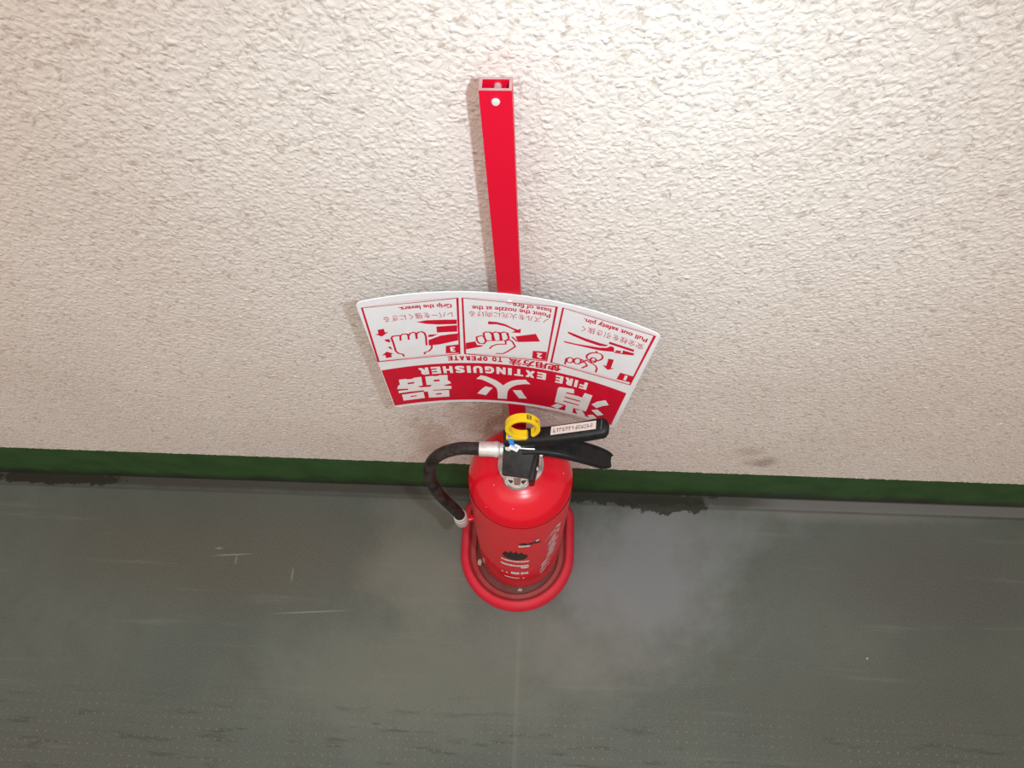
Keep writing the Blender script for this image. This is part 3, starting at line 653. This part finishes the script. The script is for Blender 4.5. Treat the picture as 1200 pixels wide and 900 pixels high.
# upper (carrying) lever: inverted channel with rounded tip
def lever(name, path, width, depth, mat, parent, tip=0.010, crown=0.0012, wl=None, ridge=0.0):
    """path: world points of the top centre line; section: crowned top and two skirts, closed underneath."""
    P = catmull(path, 6); V = []; F = []; n = len(P); prev = None
    for i, p in enumerate(P):
        d = (P[min(i+1, n-1)]-P[max(i-1, 0)]).normalized()
        side = Vector((0, 0, 1)).cross(d).normalized(); up = d.cross(side).normalized()
        rem = (P[-1]-p).length
        w = (wl(i/(n-1)) if wl else width)/2
        if tip > 0.001 and rem < tip: w *= math.sqrt(max(0.02, 1-((tip-rem)/tip)**2))
        sec = [(-w, -depth), (-w, -0.003), (-w+0.0012, -0.0010), (-w+0.0035, 0), (0, crown), (w-0.0035, 0), (w-0.0012, -0.0010), (w, -0.003), (w, -depth), (w-0.002, -depth), (w-0.002, -0.004), (-w+0.002, -0.004), (-w+0.002, -depth)]
        if ridge: sec[5] = (w-0.0032, 0.0); sec[6] = (w-0.0014, ridge); sec[7] = (w, ridge-0.0008)
        if w < 0.005: sec = [(x if abs(x) <= w else math.copysign(w, x), y) for x, y in [(-w, -depth), (-w, -0.003), (-w*0.9, -0.001), (-w*0.6, 0), (0, crown), (w*0.6, 0), (w*0.9, -0.001), (w, -0.003), (w, -depth), (w*0.8, -depth), (w*0.8, -0.004), (-w*0.8, -0.004), (-w*0.8, -depth)]]
        V += [E(p+side*x+up*y) for x, y in sec]
    k = 13
    for i in range(n-1):
        for a in range(k):
            b = (a+1) % k; F.append((i*k+a, i*k+b, (i+1)*k+b, (i+1)*k+a))
    for e in (0, (n-1)*k): F += [(e, e+1, e+11, e+12), (e+1, e+2, e+3, e+4, e+5, e+6, e+7, e+10, e+11), (e+7, e+8, e+9, e+10)]
    o = obj(name, V, F, mat, parent, smooth=True, angle=50)
    bm = bmesh.new(); bm.from_mesh(o.data); bmesh.ops.recalc_face_normals(bm, faces=bm.faces[:]); bm.to_mesh(o.data); bm.free(); shade(o.data, 50)
    return o
up_path = [(-0.0535, -0.1015, 0.612), (-0.020, -0.1005, 0.617), (0.012, -0.0985, 0.622), (0.045, -0.0945, 0.627), (0.070, -0.0905, 0.631), (0.0795, -0.0895, 0.632)]
upper = tag(lever('carry_lever', up_path, 0.0195, 0.016, M_black, ext, tip=0.010, wl=lambda u: 0.0190+0.0045*min(1, u*1.4)), 'black upper lever with a pale sticker')
st = []; stf = []
A0 = Vector((0.0070, -0.0968, 0.6235)); A1 = Vector((0.0630, -0.0900, 0.6322)); wv = Vector((0.0004, 0.0056, 0))
up_ = Vector((-0.12, 0, 0.99)).normalized()
def stick(x, y, d=0.0): return E(A0+(A1-A0)*x+wv*(y*2-1)+up_*(0.0004+d))
V = [stick(i/10, j) for i in range(11) for j in (0, 1)]; F = [(2*i, 2*i+2, 2*i+3, 2*i+1) for i in range(10)]
obj('sticker', V, F, M_sticker, upper)
sp = Print()
for i in range(13):                                             # small worn characters, too blurred to read
    x = 0.06+0.068*i
    for j in range(4):
        a, b = rnd.uniform(0, 0.042), rnd.uniform(0.25, 0.72)
        if j % 2: sp.line([(x+a*0.3, b), (x+a*0.3+0.03, b+rnd.uniform(-0.06, 0.06))], 0.07)
        else: sp.line([(x+a, 0.25), (x+a+rnd.uniform(-0.01, 0.01), 0.74)], 0.008)
sp.lay('sticker_print', lambda x, y: stick(x, y, 0.0003), plain('grey_small_print', (0.16, 0.12, 0.12), 0.6), upper)
wl_ = Print(); wl_.line([(1.115, -0.15), (1.120, 0.4), (1.118, 1.05)], 0.010)  # worn fold line with its highlight put into the colour
wl_.lay('worn_fold_highlight', lambda x, y: stick(x, y, 0.0002), plain('worn_highlight_grey', (0.16, 0.16, 0.17), 0.5), upper)
# lower (squeeze) lever bending down to the right
lo_path = [(-0.030, -0.1085, 0.590), (-0.004, -0.1055, 0.590), (0.020, -0.1060, 0.589), (0.045, -0.1080, 0.583), (0.068, -0.1095, 0.570), (0.083, -0.1100, 0.557), (0.0895, -0.1100, 0.550)]
tag(lever('squeeze_lever', lo_path, 0.018, 0.010, M_black, ext, tip=0.0, crown=-0.0012, ridge=0.0034, wl=lambda u: 0.0170+0.0085*math.sin(min(1, u*1.15)*math.pi*0.78)-0.004*max(0, u-0.85)/0.15), 'black lower lever curving down to the right')
bm = bmesh.new()                                                # web between the levers
prism(bm, [E(p) for p in ((-0.052, -0.1075, 0.578), (0.006, -0.1065, 0.578), (0.006, -0.0940, 0.578), (-0.052, -0.0940, 0.578))],
      [E(p) for p in ((-0.052, -0.1065, 0.603), (0.000, -0.1055, 0.607), (0.000, -0.0940, 0.607), (-0.052, -0.0940, 0.603))], 0.001)
obj_bm('lever_bracket', bm, M_black, ext, angle=30)
for nm, p, r in (('pivot_pin', (-0.0468, -0.1110, 0.5945), 0.0046), ('pivot_pin', (-0.0045, -0.1150, 0.5830), 0.0026), ('pivot_pin', (-0.0090, -0.1330, 0.5775), 0.0013)):
    bm = bmesh.new(); lathe(bm, [(r, -0.004), (r, 0.0006), (r*0.75, 0.0016), (0, 0.002)], 20, orient(E(p), MI @ Vector((0, -0.75, 0.66))))
    obj_bm(nm, bm, M_rivet, ext)
bm = bmesh.new()
tube(bm, [E(p) for p in ((-0.034, -0.1115, 0.597), (-0.024, -0.1120, 0.5965), (-0.013, -0.1120, 0.596))], 0.0017, 10)
tag(obj_bm('actuator_rod', bm, M_metal, ext), 'bright metal rod under the levers')
# hose: ferrule, rubber tube, nozzle
f0, f1 = E((-0.0500, -0.1085, 0.580)), E((-0.0855, -0.1086, 0.580))
fd = (f1-f0)
bm = bmesh.new(); lathe(bm, [(0.0, 0.0), (0.0085, 0.0), (0.0085, 0.008), (0.0100, 0.0095), (0.0108, 0.013), (0.0104, 0.016), (0.0100, 0.018), (0.0100, 0.0345), (0.0094, 0.0358), (0.0, 0.0358)], 32, orient(f0, fd), cap=False)
tag(obj_bm('hose_ferrule', bm, M_alu, ext, angle=40), 'silver ferrule where the hose leaves the valve')
hp = [(-0.078, -0.1086, 0.580), (-0.0855, -0.1087, 0.5805), (-0.0955, -0.1092, 0.5825), (-0.1085, -0.1092, 0.582), (-0.1250, -0.1105, 0.575), (-0.1415, -0.1140, 0.563), (-0.1535, -0.1190, 0.543), (-0.1590, -0.1250, 0.515), (-0.1580, -0.1310, 0.482), (-0.1500, -0.1380, 0.448), (-0.1390, -0.1435, 0.418), (-0.1310, -0.1470, 0.392), (-0.1282, -0.1485, 0.372), (-0.1277, -0.1492, 0.360)]
bm = bmesh.new(); tube(bm, catmull([E(p) for p in hp], 8), 0.0085, 20)
hose = tag(obj_bm('hose', bm, M_hose, ext, angle=60), 'black rubber hose looping down the left side')
n0 = E((-0.1283, -0.1482, 0.376)); n1 = E((-0.1270, -0.1520, 0.300))
bm = bmesh.new(); lathe(bm, [(0.0082, -0.001), (0.0102, 0.0), (0.0102, 0.007), (0.0094, 0.0078), (0.0094, 0.0092), (0.0107, 0.0105), (0.0110, 0.024), (0.0098, 0.036), (0.0070, 0.039), (0.0065, 0.046), (0.0, 0.046)], 28, orient(n0, n1-n0), cap=False)
tag(obj_bm('nozzle', bm, M_nozzle, ext, angle=40), 'greyish white nozzle clipped at the left side')
bm = bmesh.new()
add_box(bm, (-0.0205, -0.004, -0.006), (0.010, 0.004, 0.006), 0.0015, orient(E((-0.1105, -0.1440, 0.345)), AX, (0.95, 0.3, 0)) )
obj_bm('nozzle_clip', bm, M_red, ext)
# safety pin: broad yellow C-ring standing on the upper lever
rc = Vector((-0.0283, -0.0975, 0.6390)); rn = Vector((0.04, -0.975, 0.21)).normalized()
rx = Vector((1, 0.02, -0.03)); rx = (rx-rn*rx.dot(rn)).normalized(); ry = rn.cross(rx)
RING_RX, RING_RY = 0.0192, 0.0192
bm = bmesh.new(); secs = []
n = 44
for k in range(n+1):
    a = math.radians(-50+(340)*k/n)                              # gap at lower right
    c = Vector(rc)+rx*(RING_RX*math.cos(a))+ry*(RING_RY*math.sin(a))
    o = (rx*math.cos(a)+ry*math.sin(a)).normalized()
    w, h = 0.0027, 0.0050
    if k > n-6: pass
    secs.append([bm.verts.new(E(c+o*x+rn*y)) for x, y in ((-w, -h), (-w*0.7, -h-0.0004), (w*0.7, -h-0.0004), (w, -h), (w, h), (w*0.7, h+0.0006), (-w*0.7, h+0.0006), (-w, h))])
for a_, b_ in zip(secs, secs[1:]):
    for k in range(8): bm.faces.new((a_[k], a_[(k+1) % 8], b_[(k+1) % 8], b_[k]))
bm.faces.new(secs[0]); bm.faces.new(secs[-1])
pin = tag(obj_bm('safety_pin', bm, M_yellow, ext, angle=40), 'yellow safety pin ring on top of the upper lever')
bm = bmesh.new()
add_box(bm, (-0.0145, -0.0035, -0.0030), (0.0115, 0.0035, 0.0060), 0.001, orient(E((-0.0345, -0.1040, 0.6160)), MI @ Vector((-0.08, 0, 1))))
obj_bm('pin_foot', bm, M_yellow, pin)
def on_ring(x, y):                                              # x along the outer rim (radians), y across
    o = (rx*math.cos(x)+ry*math.sin(x)).normalized(); c = rc+rx*(RING_RX*math.cos(x))+ry*(RING_RY*math.sin(x))
    return E(c+o*0.0033+rn*y)
pm = Print()
for l in ([(1.32, -0.0025), (1.32, 0.0030)], [(1.12, -0.0025), (1.12, 0.0030)], [(0.80, 0.0005), (0.72, 0.0020), (0.58, 0.0012)]): pm.line(l, 0.0011 if abs(l[0][0]-l[1][0]) > 0.01 else 0.05)
for y in (-0.0024, -0.0006, 0.0012, 0.0029): pm.line([(1.34, y), (1.10, y)], 0.0007)
pm.lay('pin_print', on_ring, M_bink, pin)
# seal: blue strip and its white tag
def strip3(name, pts, w, mat, parent):
    P = [Vector(p) for p in pts]; V = []; F = []
    for i, p in enumerate(P):
        V += [E(p-Vector(w)/2), E(p+Vector(w)/2)]
        V += [E(p-Vector(w)/2+Vector((0, 0, -0.0006))), E(p+Vector(w)/2+Vector((0, 0, -0.0006)))]
    for i in range(len(P)-1):
        a = 4*i; F += [(a, a+4, a+5, a+1), (a+2, a+3, a+7, a+6), (a, a+2, a+6, a+4), (a+1, a+5, a+7, a+3)]
    F += [(0, 1, 3, 2), (len(V)-4, len(V)-2, len(V)-1, len(V)-3)]
    return obj(name, V, F, mat, parent)
seal = tag(strip3('seal_strip', [(-0.0450, -0.1010, 0.6245), (-0.0438, -0.1062, 0.6215), (-0.0425, -0.1108, 0.6150), (-0.0405, -0.1135, 0.6090)], (0.0060, 0.0006, 0), M_blue, ext), 'blue seal strip tied to the pin')
tg = strip3('seal_tag', [(-0.0440, -0.1130, 0.6110), (-0.0330, -0.1168, 0.6075)], (0.0048, 0.0075, 0), plain('white_seal_tag', (0.72, 0.76, 0.82), 0.5), seal)
tp = Print()
ta, tb = Vector((-0.0422, -0.1136, 0.6107)), Vector((-0.0350, -0.1161, 0.6084)); tw = Vector((0.0030, 0.0046, 0))
for i in range(4): tp.line([(0.12+0.25*i, 0.2), (0.12+0.25*i, 0.8)], 0.10)
tp.lay('tag_print', lambda x, y: E(ta+(tb-ta)*x+tw*(y-0.5)+Vector((0, 0, 0.0003))), plain('dark_blue_print', (0.05, 0.08, 0.20), 0.5), seal)

# ---------------------------------------------------------------- litter in the tray
def scrap(name, pts, thick, label):
    n = len(pts); V = [p for p in pts]+[(p[0], p[1], p[2]+thick) for p in pts]
    F = [tuple(range(n))[::-1], tuple(range(n, 2*n))]+[(k, (k+1) % n, n+(k+1) % n, n+k) for k in range(n)]
    c = Vector(pts[0]); o = obj(name, [Vector(v)-c for v in V], F, M_scrap); o.location = c
    return tag(o, label, 'litter', group='scraps of litter in the tray')
scrap('paper_scrap', [(-0.1275, -0.157, 0.0072), (-0.1215, -0.160, 0.0072), (-0.1185, -0.152, 0.0072), (-0.1225, -0.146, 0.0072), (-0.127, -0.150, 0.0072)], 0.006, 'pale paper scrap lying in the left side of the stand tray')
scrap('paper_scrap', [(-0.046, -0.2055, 0.0085), (-0.0375, -0.2060, 0.0085), (-0.036, -0.2015, 0.0085), (-0.043, -0.2005, 0.0085)], 0.004, 'pale scrap at the front of the tray before the extinguisher')
